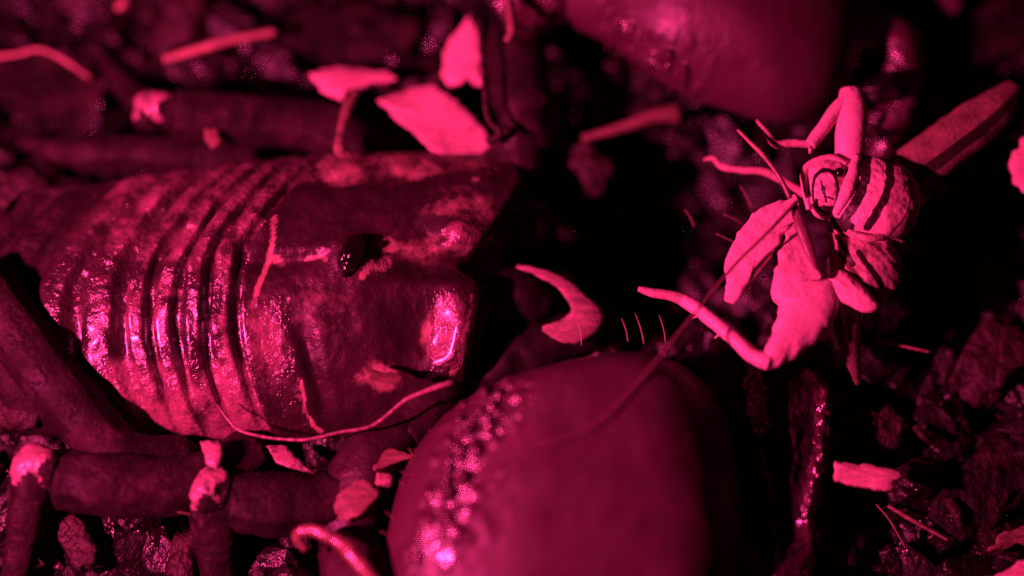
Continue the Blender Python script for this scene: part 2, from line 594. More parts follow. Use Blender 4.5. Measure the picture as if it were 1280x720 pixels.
            d = max(d, .62 * blob(x, y, 558, 412, 30, 42, 8), .8 * seg(x, y, ((592, 368), (591, 400), (584, 440), (570, 462)), 4), .8 * seg(x, y, ((622, 285), (608, 300)), 6))  # front spot and rim line: highlight and glints painted into the tone
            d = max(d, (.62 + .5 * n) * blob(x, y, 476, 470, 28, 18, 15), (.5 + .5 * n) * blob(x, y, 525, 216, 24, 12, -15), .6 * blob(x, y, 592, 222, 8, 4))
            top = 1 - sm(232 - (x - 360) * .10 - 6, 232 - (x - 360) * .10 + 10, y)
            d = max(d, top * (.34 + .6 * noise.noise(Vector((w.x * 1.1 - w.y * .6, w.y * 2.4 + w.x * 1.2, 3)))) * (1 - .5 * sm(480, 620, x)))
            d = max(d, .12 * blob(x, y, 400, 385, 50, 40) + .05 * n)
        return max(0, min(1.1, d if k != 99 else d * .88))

    def slot(i, j):
        k, q = tags[min(i, len(tags) - 1)]
        t = ts[min(j, na - 1)] if j < na - 1 else -1.2
        if j >= na - 1:
            return CUT
        if k == 99:
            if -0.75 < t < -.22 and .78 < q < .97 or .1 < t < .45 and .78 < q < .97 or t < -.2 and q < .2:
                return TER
            return CUT
        if k < 2:
            return LEG  # darker slot paints the hindmost plates into the gloom
        return TER
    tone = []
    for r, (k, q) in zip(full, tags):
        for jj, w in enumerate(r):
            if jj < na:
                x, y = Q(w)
                tone.append(wear_and_glints(Vector(w), k, q, x, y))
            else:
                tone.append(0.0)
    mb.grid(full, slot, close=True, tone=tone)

    # the dark ocular hump
    mb.inflate([(424, 340), (421, 326), (428, 308), (440, 296), (453, 295), (457, 308), (451, 328), (438, 343), (430, 346)], 1.70, .17, .3, 24, 60, HUM, .6,
               lambda w, r, q, sgn: w + Vector((0, 0, .035 * noise.noise(w * 8) + .02 * noise.noise(w * 17))))
    # mouthparts: two stout black chelicerae, each with a short finger
    for (y0, y1, yt) in ((282, 280, 298), (365, 372, 356)):
        mb.tube([PP(570, y0, .7, .36), PP(620, y0, .72, .40), PP(665, y1, .62, .36), PP(690, y1, .5, .2)], 30, 24, MOU, .8, .16, 5)
        mb.tube([PP(675, y1 - 4, .6, .16), PP(708, yt - 6, .5, .11), PP(730, yt, .35, .03)], 14, 10, MOU)

    mb.tube([PP(585, 470, .45, .3), PP(640, 445, .5, .34), PP(720, 418, .5, .28), PP(770, 405, .4, .2)], 40, 24, MOU, .85, .2, 4)  # dark limb added to cover lit gravel and keep this gap black
    # far pedipalp: trochanter, femur, patella
    mb.tube([PP(600, 235, .75, .32), PP(640, 205, .85, .36), PP(652, 165, 1.0, .3)], 16, 16, CUT, .9, .12, 4)
    mb.tube([PP(665, 190, .9, .28), PP(652, 120, 1.0, .36), PP(645, 40, 1.05, .34), PP(650, 0, 1.1, .3)], 40, 28, LEG, .85, .22, 3.5)
    mb.tube([PP(625, 20, 1.2, .34), PP(680, -20, 1.3, .5), PP(745, -40, 1.35, .42)], 40, 28, GRA, .9, .2, 3.5)
    # lower pedipalp
    mb.tube([PP(560, 470, .6, .3), PP(540, 500, .7, .36), PP(500, 540, .75, .34)], 16, 16, CUT, .9, .1, 4)
    mb.tube([PP(520, 520, .7, .32), PP(470, 570, .75, .42), PP(440, 640, .7, .40), PP(440, 690, .65, .3)], 22, 18, CUT, .9, .12, 3)
    mb.tube([PP(430, 680, .7, .36), PP(470, 740, .9, .55), PP(540, 770, 1.0, .5)], 20, 18, CUT, .9, .1, 3)

    # lower pincer: the hand
    hand = [(476, 760), (484, 670), (505, 590), (545, 532), (605, 492), (690, 468), (785, 454), (856, 468), (902, 515),
            (922, 590), (926, 680), (910, 770), (850, 850), (700, 880), (560, 850)]

    def tub(ax, ay, bx, by, wdt, amp, sc):
        A, B = np.array((ax, ay), float), np.array((bx, by), float)

        def fn(w, r, q, sgn):
            if sgn < 0:
                return w
            ab = B - A
            s = np.dot(q - A, ab) / np.dot(ab, ab)
            d = np.linalg.norm(q - A - ab * np.clip(s, 0, 1))
            k = math.exp(-(d / wdt) ** 2) + .25 * math.exp(-(d / (wdt * 2.6)) ** 2) * (0.5 + noise.noise(Vector((w.x * 2, w.y * 2, 9))))
            v = Vector((w.x, w.y, 0)) * sc
            d4 = noise.voronoi(v)[0]
            bumps = max(0, 0.62 - d4[0]) ** 0.9
            w.z += amp * k * bumps
            w.z += 0.02 * noise.noise(Vector((w.x * 1.6, w.y * 1.6, 1)))
            return w
        return fn
    def near(x0, y0, x1, y1, x2, y2, d):
        def f(g):
            q = np.array(Q(g))
            best = 1e9
            for a, b in (((x0, y0), (x1, y1)), ((x1, y1), (x2, y2))):
                a, b = np.array(a, float), np.array(b, float)
                k = np.clip(np.dot(q - a, b - a) / np.dot(b - a, b - a), 0, 1)
                best = min(best, np.linalg.norm(q - a - (b - a) * k))
            return GRA if best + 16 * noise.noise(g * 3) + 14 * noise.noise(g * 9) < d else CHE
        return f
    mb.inflate(hand, 1.05, 1.25, .7, 90, 280, near(540, 690, 590, 545, 650, 490, 21), .6, tub(545, 690, 610, 500, 29, .34, 5.8), centre=(770, 500))
    # its fingers, bowed to the right and down out of the picture
    finger = [(870, 480), (935, 452), (1000, 456), (1042, 492), (1056, 560), (1044, 640), (1018, 720), (985, 810), (945, 810), (958, 730), (950, 655), (928, 590), (900, 520)]

    def ridges(w, r, q, sgn):
        if sgn > 0:
            for a, b, c2, amp in (((945, 560), (962, 640), (968, 740), .16), ((1028, 500), (1024, 570), (1004, 660), .15), ((985, 470), (990, 540), (985, 620), .07)):
                best = 1e9
                for p0, p1 in ((a, b), (b, c2)):
                    p0, p1 = np.array(p0, float), np.array(p1, float)
                    kk = np.clip(np.dot(q - p0, p1 - p0) / np.dot(p1 - p0, p1 - p0), 0, 1)
                    best = min(best, np.linalg.norm(q - p0 - (p1 - p0) * kk))
                g = max(0, .62 - noise.voronoi(Vector((w.x * 9, w.y * 6, amp * 50)))[0][0])
                w.z += amp * math.exp(-(best / 8) ** 2) * (.35 + 1.3 * g)
            w.z += .06 * noise.noise(Vector((w.x * 3, w.y * 2, 2))) + .03 * noise.noise(Vector((w.x * 8, w.y * 6, 2)))
        return w

    def fslot(g):
        x, y = Q(g)
        l1 = abs(x - np.interp(y, [550, 640, 740], [945, 962, 968]))
        l2 = abs(x - np.interp(y, [500, 570, 660], [1028, 1024, 1004]))
        return GRA if min(l1, l2) + 9 * noise.noise(g * 5) < 11 else LEG
    mb.inflate(finger, .72, .36, .4, 70, 200, fslot, .5, ridges, (985, 590))
    mb.tube([PP(880, 690, 1.0, .4), PP(930, 720, .95, .32), PP(955, 790, .85, .16)], 24, 18, CHE, .9, .08, 4)

    rnd = random.Random(8)
    for p in catmull(((1085, 165), (1098, 132), (1122, 96), (1132, 88)), 26):
        mb.ball(P(p[0] + rnd.gauss(0, 4), p[1] + rnd.gauss(0, 4), .98 + rnd.uniform(-.04, .04)), rnd.uniform(.02, .06), 8, 6, GRA, (1, 1.3, .9))
    # upper pincer
    hand2 = [(640, -60), (650, -10), (700, 24), (764, 56), (812, 92), (860, 118), (920, 140), (985, 152), (1040, 128), (1078, 70),
             (1096, 0), (1080, -90), (960, -150), (800, -140)]
    mb.inflate(hand2, 1.15, 1.1, .6, 80, 260, near(772, 44, 812, 80, 856, 116, 15), .6, tub(758, 56, 856, 124, 17, .42, 6), centre=(900, 0))
    mb.tube([PP(1075, 30, .95, .26), PP(1120, 50, .95, .30), PP(1128, 115, .85, .26), PP(1108, 175, .7, .20), PP(1085, 215, .6, .08)], 40, 18, GRA, .9, .22, 6)
    mb.tube([PP(1060, -30, .9, .3), PP(1150, -30, .8, .26), PP(1200, 10, .7, .12)], 24, 16, CHE, .9, .08, 4)

    # legs: thigh, knee ring, shin; pale joints at the knees
    def limb(knots, n, seg, mi, rough, rs, flat=.92):
        """a leg segment: keeled along its upper and lower edges, granular, swollen at both ends"""
        c = catmull(knots, n)
        rows = []
        for i in range(n):
            a, b = c[max(i - 1, 0)], c[min(i + 1, n - 1)]
            d = Vector(b[:3] - a[:3]).normalized()
            side = d.cross(Vector((0, 0, 1))).normalized()
            up = side.cross(d)
            s_ = i / (n - 1)
            r = float(c[i][3]) * (1 + .08 * math.cos(s_ * 2 * math.pi) - .5 * max(0, .05 - s_) / .05 - .45 * max(0, s_ - .95) / .05)
            row = []
            for j in range(seg):
                t = 2 * math.pi * j / seg
                k = 1 + .10 * (math.exp(-(((t - 1.0) / .16) ** 2)) + math.exp(-(((t - 2.3) / .16) ** 2)) + math.exp(-(((t - 0.05) / .16) ** 2)) + math.exp(-(((t - 3.2) / .16) ** 2)))
                p = side * (math.cos(t) * r * k) + up * (math.sin(t) * r * flat * k)
                q = Vector(c[i][:3]) + p
                k2 = 1 + rough * noise.noise(q * rs) + .7 * rough * noise.noise(q * rs * 2.7) + .5 * rough * noise.noise(q * rs * 6)
                row.append(Vector(c[i][:3]) + p * k2)
            rows.append(row)
        mb.grid(rows, mi, close=True)

    def leg(path, kn, shin, r0, pale=True):
        limb(path, 60, 36, LEG, .085, 1.6)
        mb.tube(kn, 30, 28, lambda i, j: KNE if pale and 8 + 3 * math.sin(j) < i < 20 + 4 * math.sin(j * .7) else LEG, 1, .25, 4)
        limb(shin, 50, 30, LEG, .09, 2.2)
    leg([PP(330, 560, .55, .30), PP(250, 602, .85, .36), PP(150, 605, 1.0, .41), PP(62, 598, 1.02, .30)],
        [PP(70, 592, 1.08, .26), PP(48, 586, 1.1, .29), PP(40, 622, .98, .22)],
        [PP(44, 600, 1.0, .26), PP(34, 650, .75, .25), PP(18, 740, .2, .15)], .3)
    leg([PP(500, 580, .5, .28), PP(440, 625, .7, .36), PP(350, 630, .85, .39), PP(282, 625, .9, .30)],
        [PP(284, 616, .97, .24), PP(264, 612, 1.0, .27), PP(262, 652, .88, .20)],
        [PP(266, 630, .9, .28), PP(272, 680, .65, .27), PP(275, 760, .2, .16)], .3)
    leg([PP(250, 575, .6, .25), PP(150, 565, .95, .29), PP(75, 485, 1.15, .37), PP(0, 385, 1.2, .36), PP(-40, 330, 1.2, .3)],
        [PP(-40, 335, .8, .3), PP(-60, 310, .85, .3), PP(-70, 290, .8, .22)],
        [PP(-60, 320, .8, .25), PP(-90, 350, .5, .2), PP(-140, 390, .2, .1)], .3)
    leg([PP(470, 205, .7, .26), PP(400, 158, .8, .34), PP(290, 148, .85, .37), PP(212, 145, .85, .33)],
        [PP(222, 142, .9, .26), PP(192, 135, .95, .24), PP(186, 158, .8, .2)],
        [PP(195, 140, .8, .2), PP(160, 110, .5, .17), PP(110, 60, .15, .1)], .3)
    leg([PP(330, 205, .6, .24), PP(250, 195, .6, .26), PP(150, 190, .55, .24), PP(90, 195, .45, .2)],
        [PP(96, 192, .5, .17), PP(80, 190, .5, .18), PP(72, 196, .42, .14)],
        [PP(82, 192, .45, .14), PP(40, 180, .3, .12), PP(-10, 170, .1, .08)], .3, False)
    # a few stiff hairs on the pincers and chelicerae
    for (x, y, x2, y2, z) in ((777, 398, 785, 427, 1.5), (794, 392, 805, 430, 1.45), (824, 394, 832, 428, 1.4), (722, 402, 727, 432, 1.4),
                              (895, 292, 926, 308, 1.3), (905, 268, 930, 280, 1.3), (856, 262, 868, 284, 1.2), (925, 232, 940, 262, 1.3),
                              (222, 640, 248, 645, 1.0), (8, 588, 22, 600, 1.0)):
        mb.tube([PP(x2, y2, z - .1, .007), PP((x + x2) / 2 + 1.5, (y + y2) / 2, z, .006), PP(x, y, z + .06, .003)], 8, 6, SET)
    rnd = random.Random(3)
    for k in range(46):
        if k < 26:
            a = rnd.uniform(0, 1)
            px, py = np.interp(a, [0, .3, .55, 1], [486, 520, 600, 880]), np.interp(a, [0, .3, .55, 1], [690, 575, 500, 480])
            z, dx, dy = 1.25, -9, -9
        elif k < 46:
            a = rnd.uniform(0, 1)
            px, py = np.interp(a, [0, .5, 1], [720, 830, 980]), np.interp(a, [0, .5, 1], [25, 100, 148])
            z, dx, dy = 1.05, -6, 10
        else:
            px, py, z = rnd.choice(((60, 640, 1.0), (150, 570, 1.3), (100, 640, 1.2), (300, 660, .9), (360, 600, 1.15), (420, 600, 1.0), (240, 640, .9), (210, 570, 1.2), (290, 112, 1.15), (360, 120, 1.1), (30, 690, .6), (255, 690, .7)))
            px, py = px + rnd.uniform(-35, 35), py + rnd.uniform(-6, 6)
            dx, dy = -8, rnd.choice((-8, 9))
        ln = rnd.uniform(.6, 1.7)
        x2, y2 = px + dx * ln + rnd.uniform(-5, 5), py + dy * ln + rnd.uniform(-5, 5)
        mb.tube([PP(px, py, z - .05, .006), PP((px + x2) / 2 + 1, (py + y2) / 2 - 1, z + .06, .0045), PP(x2, y2, z + .1, .0015)], 6, 5, SET)
    mb.build('body', mats, root, root.location)
    for (x, y) in ((447, 309), (436, 328)):
        e = MB()
        p = P(x, y, 1.80)
        e.ball(p, .07, 20, 14, 0, (1, 1, .9))
        e.build('eye', M['eye'], root, p)


scorpion()


# ---------------------------------------------------------------- the cricket
def cricket():
    root = empty('cricket', P(1040, 300, 0.9))
    tag(root, 'pale cricket with dark banded body held between the scorpion pincers', 'cricket')
    mb = MB()
    PAL, TAN, BAN, LIM, FEM, MID = range(6)
    mats = [M['pale'], M['tan'], M['band'], M['limb'], M['femur'], M['midtan']]
    def skin(w, r, q, sgn):
        w.z += .02 * noise.noise(Vector((w.x * 6, w.y * 6, 7))) + .012 * noise.noise(Vector((w.x * 15, w.y * 15, 4)))
        return w

    def near_line(x, y, pts):
        best = 1e9
        for (ax, ay), (bx_, by_) in zip(pts[:-1], pts[1:]):
            k = max(0, min(1, ((x - ax) * (bx_ - ax) + (y - ay) * (by_ - ay)) / ((bx_ - ax) ** 2 + (by_ - ay) ** 2)))
            best = min(best, math.hypot(x - ax - (bx_ - ax) * k, y - ay - (by_ - ay) * k))
        return best

    # the banded hind body: dark arcs on a pale ground
    def bands(g):
        x, y = Q(g)
        n = 1.8 * noise.noise(g * 7)
        if near_line(x, y, ((1084, 190), (1081, 225), (1072, 250), (1056, 274))) + n < 6.5 or near_line(x, y, ((1044, 280), (1060, 282))) + n < 8:
            return BAN
        if near_line(x, y, ((1110, 190), (1113, 222), (1107, 246), (1096, 266), (1084, 284))) + n < 5.5:
            return BAN
        if near_line(x, y, ((1136, 215), (1140, 245), (1132, 270), (1112, 295))) + n < 2:
            return TAN
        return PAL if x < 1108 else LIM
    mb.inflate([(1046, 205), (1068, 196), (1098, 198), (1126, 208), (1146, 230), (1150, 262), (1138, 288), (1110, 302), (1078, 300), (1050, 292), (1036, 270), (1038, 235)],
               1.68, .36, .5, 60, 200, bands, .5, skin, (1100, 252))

    # the lower body and folded legs, streaked
    def streaks(g):
        x, y = Q(g)
        n = 1.5 * noise.noise(g * 8)
        if near_line(x, y, ((1074, 316), (1088, 336), (1102, 356))) + n < 4 or near_line(x, y, ((1046, 296), (1060, 318), (1066, 330))) + n < 3:
            return BAN
        if near_line(x, y, ((1050, 318), (1076, 350), (1096, 372))) + n < 3 or near_line(x, y, ((1085, 300), (1108, 318))) + n < 2:
            return TAN
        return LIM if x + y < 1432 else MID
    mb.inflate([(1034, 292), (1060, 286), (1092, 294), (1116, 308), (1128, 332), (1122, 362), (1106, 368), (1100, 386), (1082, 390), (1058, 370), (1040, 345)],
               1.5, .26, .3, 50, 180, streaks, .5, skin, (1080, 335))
    mb.inflate([(1030, 345), (1050, 338), (1072, 352), (1092, 372), (1097, 386), (1080, 390), (1062, 382), (1040, 372)], 1.72, .12, .12, 24, 90, PAL, .5, skin, (1062, 364))
    mb.tube([PP(1060, 288, 1.8, .03), PP(1086, 298, 1.85, .05), PP(1112, 294, 1.75, .045), PP(1130, 302, 1.6, .02)], 24, 10, LIM, .9, .2, 6)

    # the head: a pale frame round a dark ring and a pale, split face
    def face(g):
        x, y = Q(g)
        n = 1.3 * noise.noise(g * 9)
        u, v = (x - 1032) / 14, (y - 238) / 24
        d = math.hypot(u, v) + n * .05 + .16 * noise.noise(g * 4 + Vector((3, 1, 2)))
        if d < 1.0:
            return BAN if near_line(x, y, ((1033, 252), (1030, 240), (1026, 226))) + 1.5 * n < 1.8 or near_line(x, y, ((1024, 250), (1031, 245), (1042, 249))) + 2 * n < 1.2 or y > 257 + 2 * n else (LIM if noise.noise(g * 11) > .12 else PAL)
        return BAN if d < 1.24 and y > 210 else PAL
    mb.inflate([(1004, 212), (1018, 202), (1036, 195), (1056, 204), (1064, 222), (1060, 245), (1050, 266), (1030, 274), (1012, 264), (1005, 240)],
               1.72, .30, .25, 50, 170, face, .55, skin, (1033, 236))
    mb.tube([PP(1072, 196, 1.9, .06), PP(1065, 222, 1.96, .085), PP(1056, 246, 1.94, .085), PP(1044, 268, 1.85, .04)], 30, 14, PAL, 1, .12, 6)
    mb.tube([PP(1058, 206, 1.88, .045), PP(1036, 198, 1.88, .055), PP(1008, 210, 1.86, .05), PP(1006, 238, 1.84, .045), PP(1011, 262, 1.8, .04)], 40, 10, PAL, 1, .15, 6)
    def crease0(w, r, q, sgn):
        w.z += .016 * noise.noise(Vector((w.x * 4 + w.y * 3, w.y * 2, 7))) + .008 * abs(noise.noise(Vector((w.x * 13, w.y * 9, 4))))
        return w
    # raised leg: broad femur, tibia, tarsus
    mb.tube([PP(1060, 206, 1.7, .16), PP(1063, 170, 1.85, .19), PP(1065, 135, 1.9, .19), PP(1064, 112, 1.9, .14)], 26, 18, PAL, .75)
    mb.tube([PP(1066, 116, 1.92, .10), PP(1045, 138, 1.92, .09), PP(1012, 182, 1.9, .075)], 30, 12, PAL, 1, .12, 5)
    mb.tube([PP(1014, 181, 1.9, .055), PP(990, 179, 1.88, .055), PP(970, 180, 1.86, .05), PP(960, 168, 1.86, .042), PP(946, 150, 1.84, .02)], 36, 10, LIM, 1, .25, 5)
    mb.tube([PP(1014, 182, 1.88, .035), PP(1012, 192, 1.85, .01)], 5, 6, PAL, sm_path=False)
    # second fore leg ending in a hooked foot
    mb.tube([PP(1010, 245, 1.5, .05), PP(962, 217, 1.55, .055), PP(925, 212, 1.5, .05), PP(902, 208, 1.45, .045), PP(892, 198, 1.4, .04), PP(880, 200, 1.35, .02)], 40, 10, LIM, 1, .25, 5)
    # hind leg: swollen femur, thin tibia, foot
    fem = [(990, 300), (1020, 338), (1046, 350), (1048, 385), (1034, 412), (1004, 440), (970, 459), (951, 458), (962, 420), (973, 386), (964, 366), (966, 345), (976, 325), (980, 300)]
    mb.inflate(fem, 1.7, .20, .22, 26, 110, PAL, .5, crease0, (1005, 385), wob=.09, seed=3, jag=3)
    mb.tube([PP(962, 452, 1.72, .11), PP(940, 443, 1.72, .10), PP(905, 412, 1.7, .09), PP(872, 386, 1.68, .085), PP(845, 371, 1.64, .07), PP(815, 366, 1.6, .055), PP(798, 361, 1.58, .035)], 60, 12, lambda i, j: PAL if i < 36 else LIM, 1, .2, 5)
    mb.tube([PP(1052, 365, 1.5, .17), PP(1058, 400, 1.4, .18), PP(1064, 440, 1.1, .12), PP(1072, 480, .8, .03)], 40, 24, lambda i, j: LIM if j % 4 == 0 and i < 24 else TAN, .9, .05, 6)
    # far hind femur, long and duller, stretched up to the right
    mb.tube([PP(1112, 236, 1.5, .18), PP(1140, 212, 1.55, .30), PP(1190, 176, 1.6, .30), PP(1240, 137, 1.55, .25), PP(1270, 108, 1.5, .12)], 50, 24, lambda i, j: (BAN if j in (3, 4) else TAN) if j < 5 or j > 20 else FEM, .5, .10, 3)
    mb.tube([PP(1270, 112, 1.4, .10), PP(1222, 176, 1.3, .09), PP(1150, 240, 1.2, .07)], 26, 12, TAN)
    # spines of the hind foot
    for (x, y, x2, y2) in ((880, 391, 866, 398), (905, 413, 893, 423)):
        mb.tube([PP(x, y, 1.66, .025), PP(x2, y2, 1.6, .006)], 5, 6, PAL, sm_path=False)
    mb.build('body', mats, root, root.location)
    def crease(w, r, q, sgn):
        w.z += .022 * noise.noise(Vector((w.x * 5 + w.y * 3, w.y * 2, 3))) + .010 * abs(noise.noise(Vector((w.x * 14, w.y * 9, 1))))
        return w
    w1 = [(992, 247), (1000, 262), (984, 288), (962, 322), (940, 352), (914, 379), (906, 352), (909, 322), (922, 290), (942, 266), (966, 252)]
    w2 = [(994, 252), (1004, 275), (1012, 305), (1026, 342), (1010, 352), (985, 352), (968, 345), (976, 315), (982, 290), (978, 268)]
    for k, (w, z, t) in enumerate(((w1, 1.85, (.15, -.05)), (w2, 1.9, (.0, -.1)))):
        m = MB()
        m.inflate(w, z, .06, .04, 26, 110, 0, .4, tilt=t, wob=.12, seed=k + 8, jag=5, fn=crease)
        c = P(sum(p[0] for p in w) / len(w), sum(p[1] for p in w) / len(w), z)
        m.build('wing', M['wing'], root, c)
    # slim dark spine along the wing edge
    m = MB()
    m.tube([PP(992, 256, 2.05, .05), PP(1002, 285, 2.05, .075), PP(1014, 318, 2.0, .065), PP(1021, 337, 1.95, .02)], 20, 10, 0, .7)
    m.build('spine', M['antenna'], root, P(1000, 280, 2.05))
    m = MB()
    m.tube([PP(996, 252, 2.1, .024), PP(960, 290, 2.2, .022), PP(915, 335, 2.15, .020), PP(860, 402, 2.25, .017), PP(800, 475, 2.34, .015), PP(745, 528, 2.4, .011), PP(700, 550, 2.38, .007), PP(668, 553, 2.3, .005)], 60, 8)
    m.build('antenna', M['antenna'], root, P(996, 252, 2.1))
    m = MB()
    m.tube([PP(988, 248, 2.05, .035), PP(975, 222, 2.1, .03), PP(955, 195, 2.1, .035), PP(938, 178, 2.08, .028), PP(922, 162, 2.05, .02)], 30, 8, lambda i, j: 1 if 14 < i else 0)
    m.build('antenna', [M['antenna'], M['twig']], root, P(988, 248, 2.05))
    m = MB()
    p = P(1050, 216, 1.98)
    m.ball(p, .07, 14, 10)
    m.build('eye', M['eye'], root, p)


cricket()


# ---------------------------------------------------------------- flakes, twigs and chips
def flake(name, label, cat, outline, z, thick=.05, tilt=(0, 0), m='flake', jag=5, wob=.12, seed=1, group=None, smooth=False):
    mb = MB()
    mb.inflate(outline, z, thick, thick, 10, 64, 0, .22, tilt=tilt, jag=jag, wob=wob, seed=seed, smooth=smooth)
    c = P(sum(p[0] for p in outline) / len(outline), sum(p[1] for p in outline) / len(outline), z)
    return tag(mb.build(name, M[m], None, c), label, cat, group)


def stick(name, label, cat, pts, m='twig', seg=10, rough=.12, n=30, flat=1.0):
    mb = MB()
    mb.tube([PP(*p) for p in pts], n, seg, 0, flat, rough, 4)
    return tag(mb.build(name, M[m], None, P(*pts[0][:3])), label, cat)


FL = 'pale wood flakes on the litter'
flake('wood_flake', 'broad pale slab-shaped wood flake leaning against the upper edge of the scorpion head', 'wood flake',
      [(472, 128), (512, 108), (540, 103), (585, 138), (612, 172), (622, 192), (585, 199), (548, 196), (515, 165), (492, 148)], .95, .06, (-.1, -.15), seed=2, group=FL)
flake('wood_flake', 'upright pointed pale flake above the broad slab', 'wood flake',
      [(586, 20), (598, 40), (600, 80), (604, 112), (588, 100), (568, 107), (553, 96), (554, 62), (568, 42)], .9, .05, (.2, .1), seed=4, group=FL)
flake('wood_flake', 'short pale flake with a rounded end lying over a bent stem', 'wood flake',
      [(386, 92), (410, 85), (450, 85), (484, 90), (498, 98), (470, 106), (446, 112), (428, 127), (408, 122), (394, 108)], .9, .06, (0, -.2), seed=6, group=FL)
stick('twig', 'short flattened stem under the rounded pale flake, beside the scorpion back', 'twig',
      [(446, 112, 1.2, .05), (434, 136, 1.3, .065), (426, 165, 1.35, .055), (425, 188, 1.35, .075), (440, 194, 1.3, .04)], 'dullflake', flat=.5)
stick('plant_fibre', 'thin dark upright fibre with a pale kinked foot beside the pointed flake', 'fibre',
      [(598, 20, 1.4, .03), (604, 80, 1.5, .035), (609, 145, 1.45, .035), (624, 166, 1.4, .05), (610, 178, 1.3, .06)], 'redbark')
tag(stick('wood_flake', 'hook-shaped pale flake in front of the scorpion mouth', 'wood flake',
          [(646, 333, 1.0, .02), (670, 339, 1.05, .05), (698, 352, 1.05, .08), (722, 374, 1.0, .13), (731, 400, .9, .22), (708, 412, .9, .17), (678, 411, .9, .03)],
          'hookwood', 16, .3, 50, .35), group=FL)
stick('twig', 'pale tapered twig lying below the upper pincer, with a side stub', 'twig',
      [(846, 142, .7, .13), (815, 146, .75, .10), (775, 160, .75, .07), (728, 173, .7, .05)], 'dullflake')
flake('wood_flake', 'rectangular pale flake with a broken end, low on the right', 'wood flake',
      [(1043, 578), (1080, 580), (1128, 588), (1130, 596), (1117, 600), (1116, 614), (1092, 612), (1060, 606), (1042, 602)], 1.15, .06, (-.15, -.2), seed=12, jag=3, group=FL)
flake('wood_flake', 'rounded pale flake cut by the right picture edge', 'wood flake',
      [(1300, 165), (1275, 175), (1261, 200), (1266, 225), (1282, 242), (1310, 235)], 1.3, .07, (.1, 0), seed=14, group=FL)
flake('wood_flake', 'dull slanting flake above the bottom right corner chip', 'wood flake',
      [(1232, 690), (1255, 665), (1285, 655), (1300, 672), (1262, 686)], .5, .05, (0, 0), 'dullflake', seed=15, group=FL)
flake('wood_flake', 'bright ragged flake in the bottom right corner', 'wood flake',
      [(1232, 722), (1255, 714), (1274, 700), (1300, 690), (1310, 740), (1240, 745)], .9, .05, (0, -.1), seed=16, group=FL)
flake('wood_flake', 'dull triangular flake between the pale thread and the lower pincer', 'wood flake',
      [(454, 553), (480, 556), (520, 570), (492, 580), (468, 592), (462, 572)], 1.05, .05, (0, -.1), 'dullflake', seed=17, jag=3, group=FL)
flake('wood_flake', 'pointed dull flake under the left end of the pale thread', 'wood flake',
      [(332, 556), (358, 556), (372, 574), (394, 594), (366, 588), (345, 580)], 1.0, .05, (0, -.1), 'knee', seed=18, jag=3, group=FL)
flake('wood_flake', 'small square pale flake above the second knee of the scorpion', 'wood flake',
      [(250, 552), (276, 552), (280, 572), (272, 588), (258, 580)], 1.15, .05, (0, 0), 'knee', seed=19, jag=3, group=FL)
flake('wood_flake', 'small dim flake under the upper scorpion knee', 'wood flake',
      [(256, 162), (272, 162), (278, 176), (268, 186), (257, 178)], 1.1, .05, (0, 0), 'dullflake', seed=20, jag=3, group=FL)
flake('wood_flake', 'ragged dull flake on the lower front of the scorpion head shield', 'wood flake',
      [(452, 455), (470, 460), (500, 465), (502, 474), (492, 488), (476, 482), (462, 475)], 1.55, .03, (0, -.35), 'dullflake', seed=21, jag=5, group=FL)
stick('thread', 'thin pale wavy thread lying across the lower side of the scorpion', 'thread',
      [(270, 505, 1.25, 0.0090), (295, 535, 1.2, 0.0150), (325, 545, 1.2, 0.0188), (355, 549, 1.2, 0.0165), (385, 549, 1.25, 0.0165), (425, 540, 1.3, 0.0165), (465, 532, 1.35, 0.0188), (500, 505, 1.45, 0.0210), (512, 497, 1.5, 0.0255), (545, 484, 1.55, 0.0338), (566, 478, 1.55, 0.0375)], 'pale' if False else 'knee', 8, .15, 60)
stick('root', 'shiny wet double-edged root bent at the bottom beside the lower pincer', 'root',
      [(382, 688, 1.3, .04), (371, 668, 1.4, .06), (392, 663, 1.5, .07), (425, 678, 1.55, .085), (448, 702, 1.6, .09), (475, 735, 1.6, .08)], 'wetroot', 12, .2, 40)
stick('twig', 'straight pale twig above the upper scorpion leg', 'twig',
      [(205, 74, .75, .05), (240, 64, .8, .06), (290, 50, .85, .06), (345, 40, .8, .05)], 'twig')
stick('plant_fibre', 'thin arched fibre at the upper left edge', 'fibre',
      [(-20, 72, .6, .03), (20, 68, .65, .03), (50, 62, .7, .035), (80, 75, .7, .035), (112, 97, .6, .03)], 'twig')
stick('plant_fibre', 'short thick light fibre standing above the upper pincer base', 'fibre',
      [(632, -20, 1.75, .06), (638, 15, 1.8, .06), (640, 40, 1.8, .06), (632, 52, 1.75, .04)], 'dullflake')
stick('twig', 'thin dim twig slanting right below the rectangular flake', 'twig',
      [(1110, 632, .5, .025), (1140, 650, .5, .03), (1185, 675, .45, .02)], 'dullflake')
stick('plant_fibre', 'hair-thin fibre beside the thin twig below the rectangular flake', 'fibre',
      [(1095, 630, .5, .012), (1112, 650, .5, .013), (1132, 685, .45, .01)], 'dullflake')
stick('plant_fibre', 'fine horizontal fibre right of the striped hind end of the cricket', 'fibre',
      [(1092, 427, .8, .014), (1125, 432, .8, .016), (1162, 440, .75, .012)], 'twig')
stick('twig', 'short dull stub left of the pale right-hand corner flakes', 'twig',
      [(1186, 625, .45, .06), (1196, 642, .5, .07), (1201, 658, .45, .05)], 'redbark')
stick('twig', 'tiny slanting stub above the rectangular flake', 'twig',
      [(1144, 533, .5, .045), (1154, 545, .55, .05), (1162, 553, .5, .03)], 'redbark')
stick('plant_fibre', 'small bright fibre end at the top left', 'fibre',
      [(146, 10, .7, .05), (155, 4, .75, .06), (162, -10, .7, .06)], 'twig')


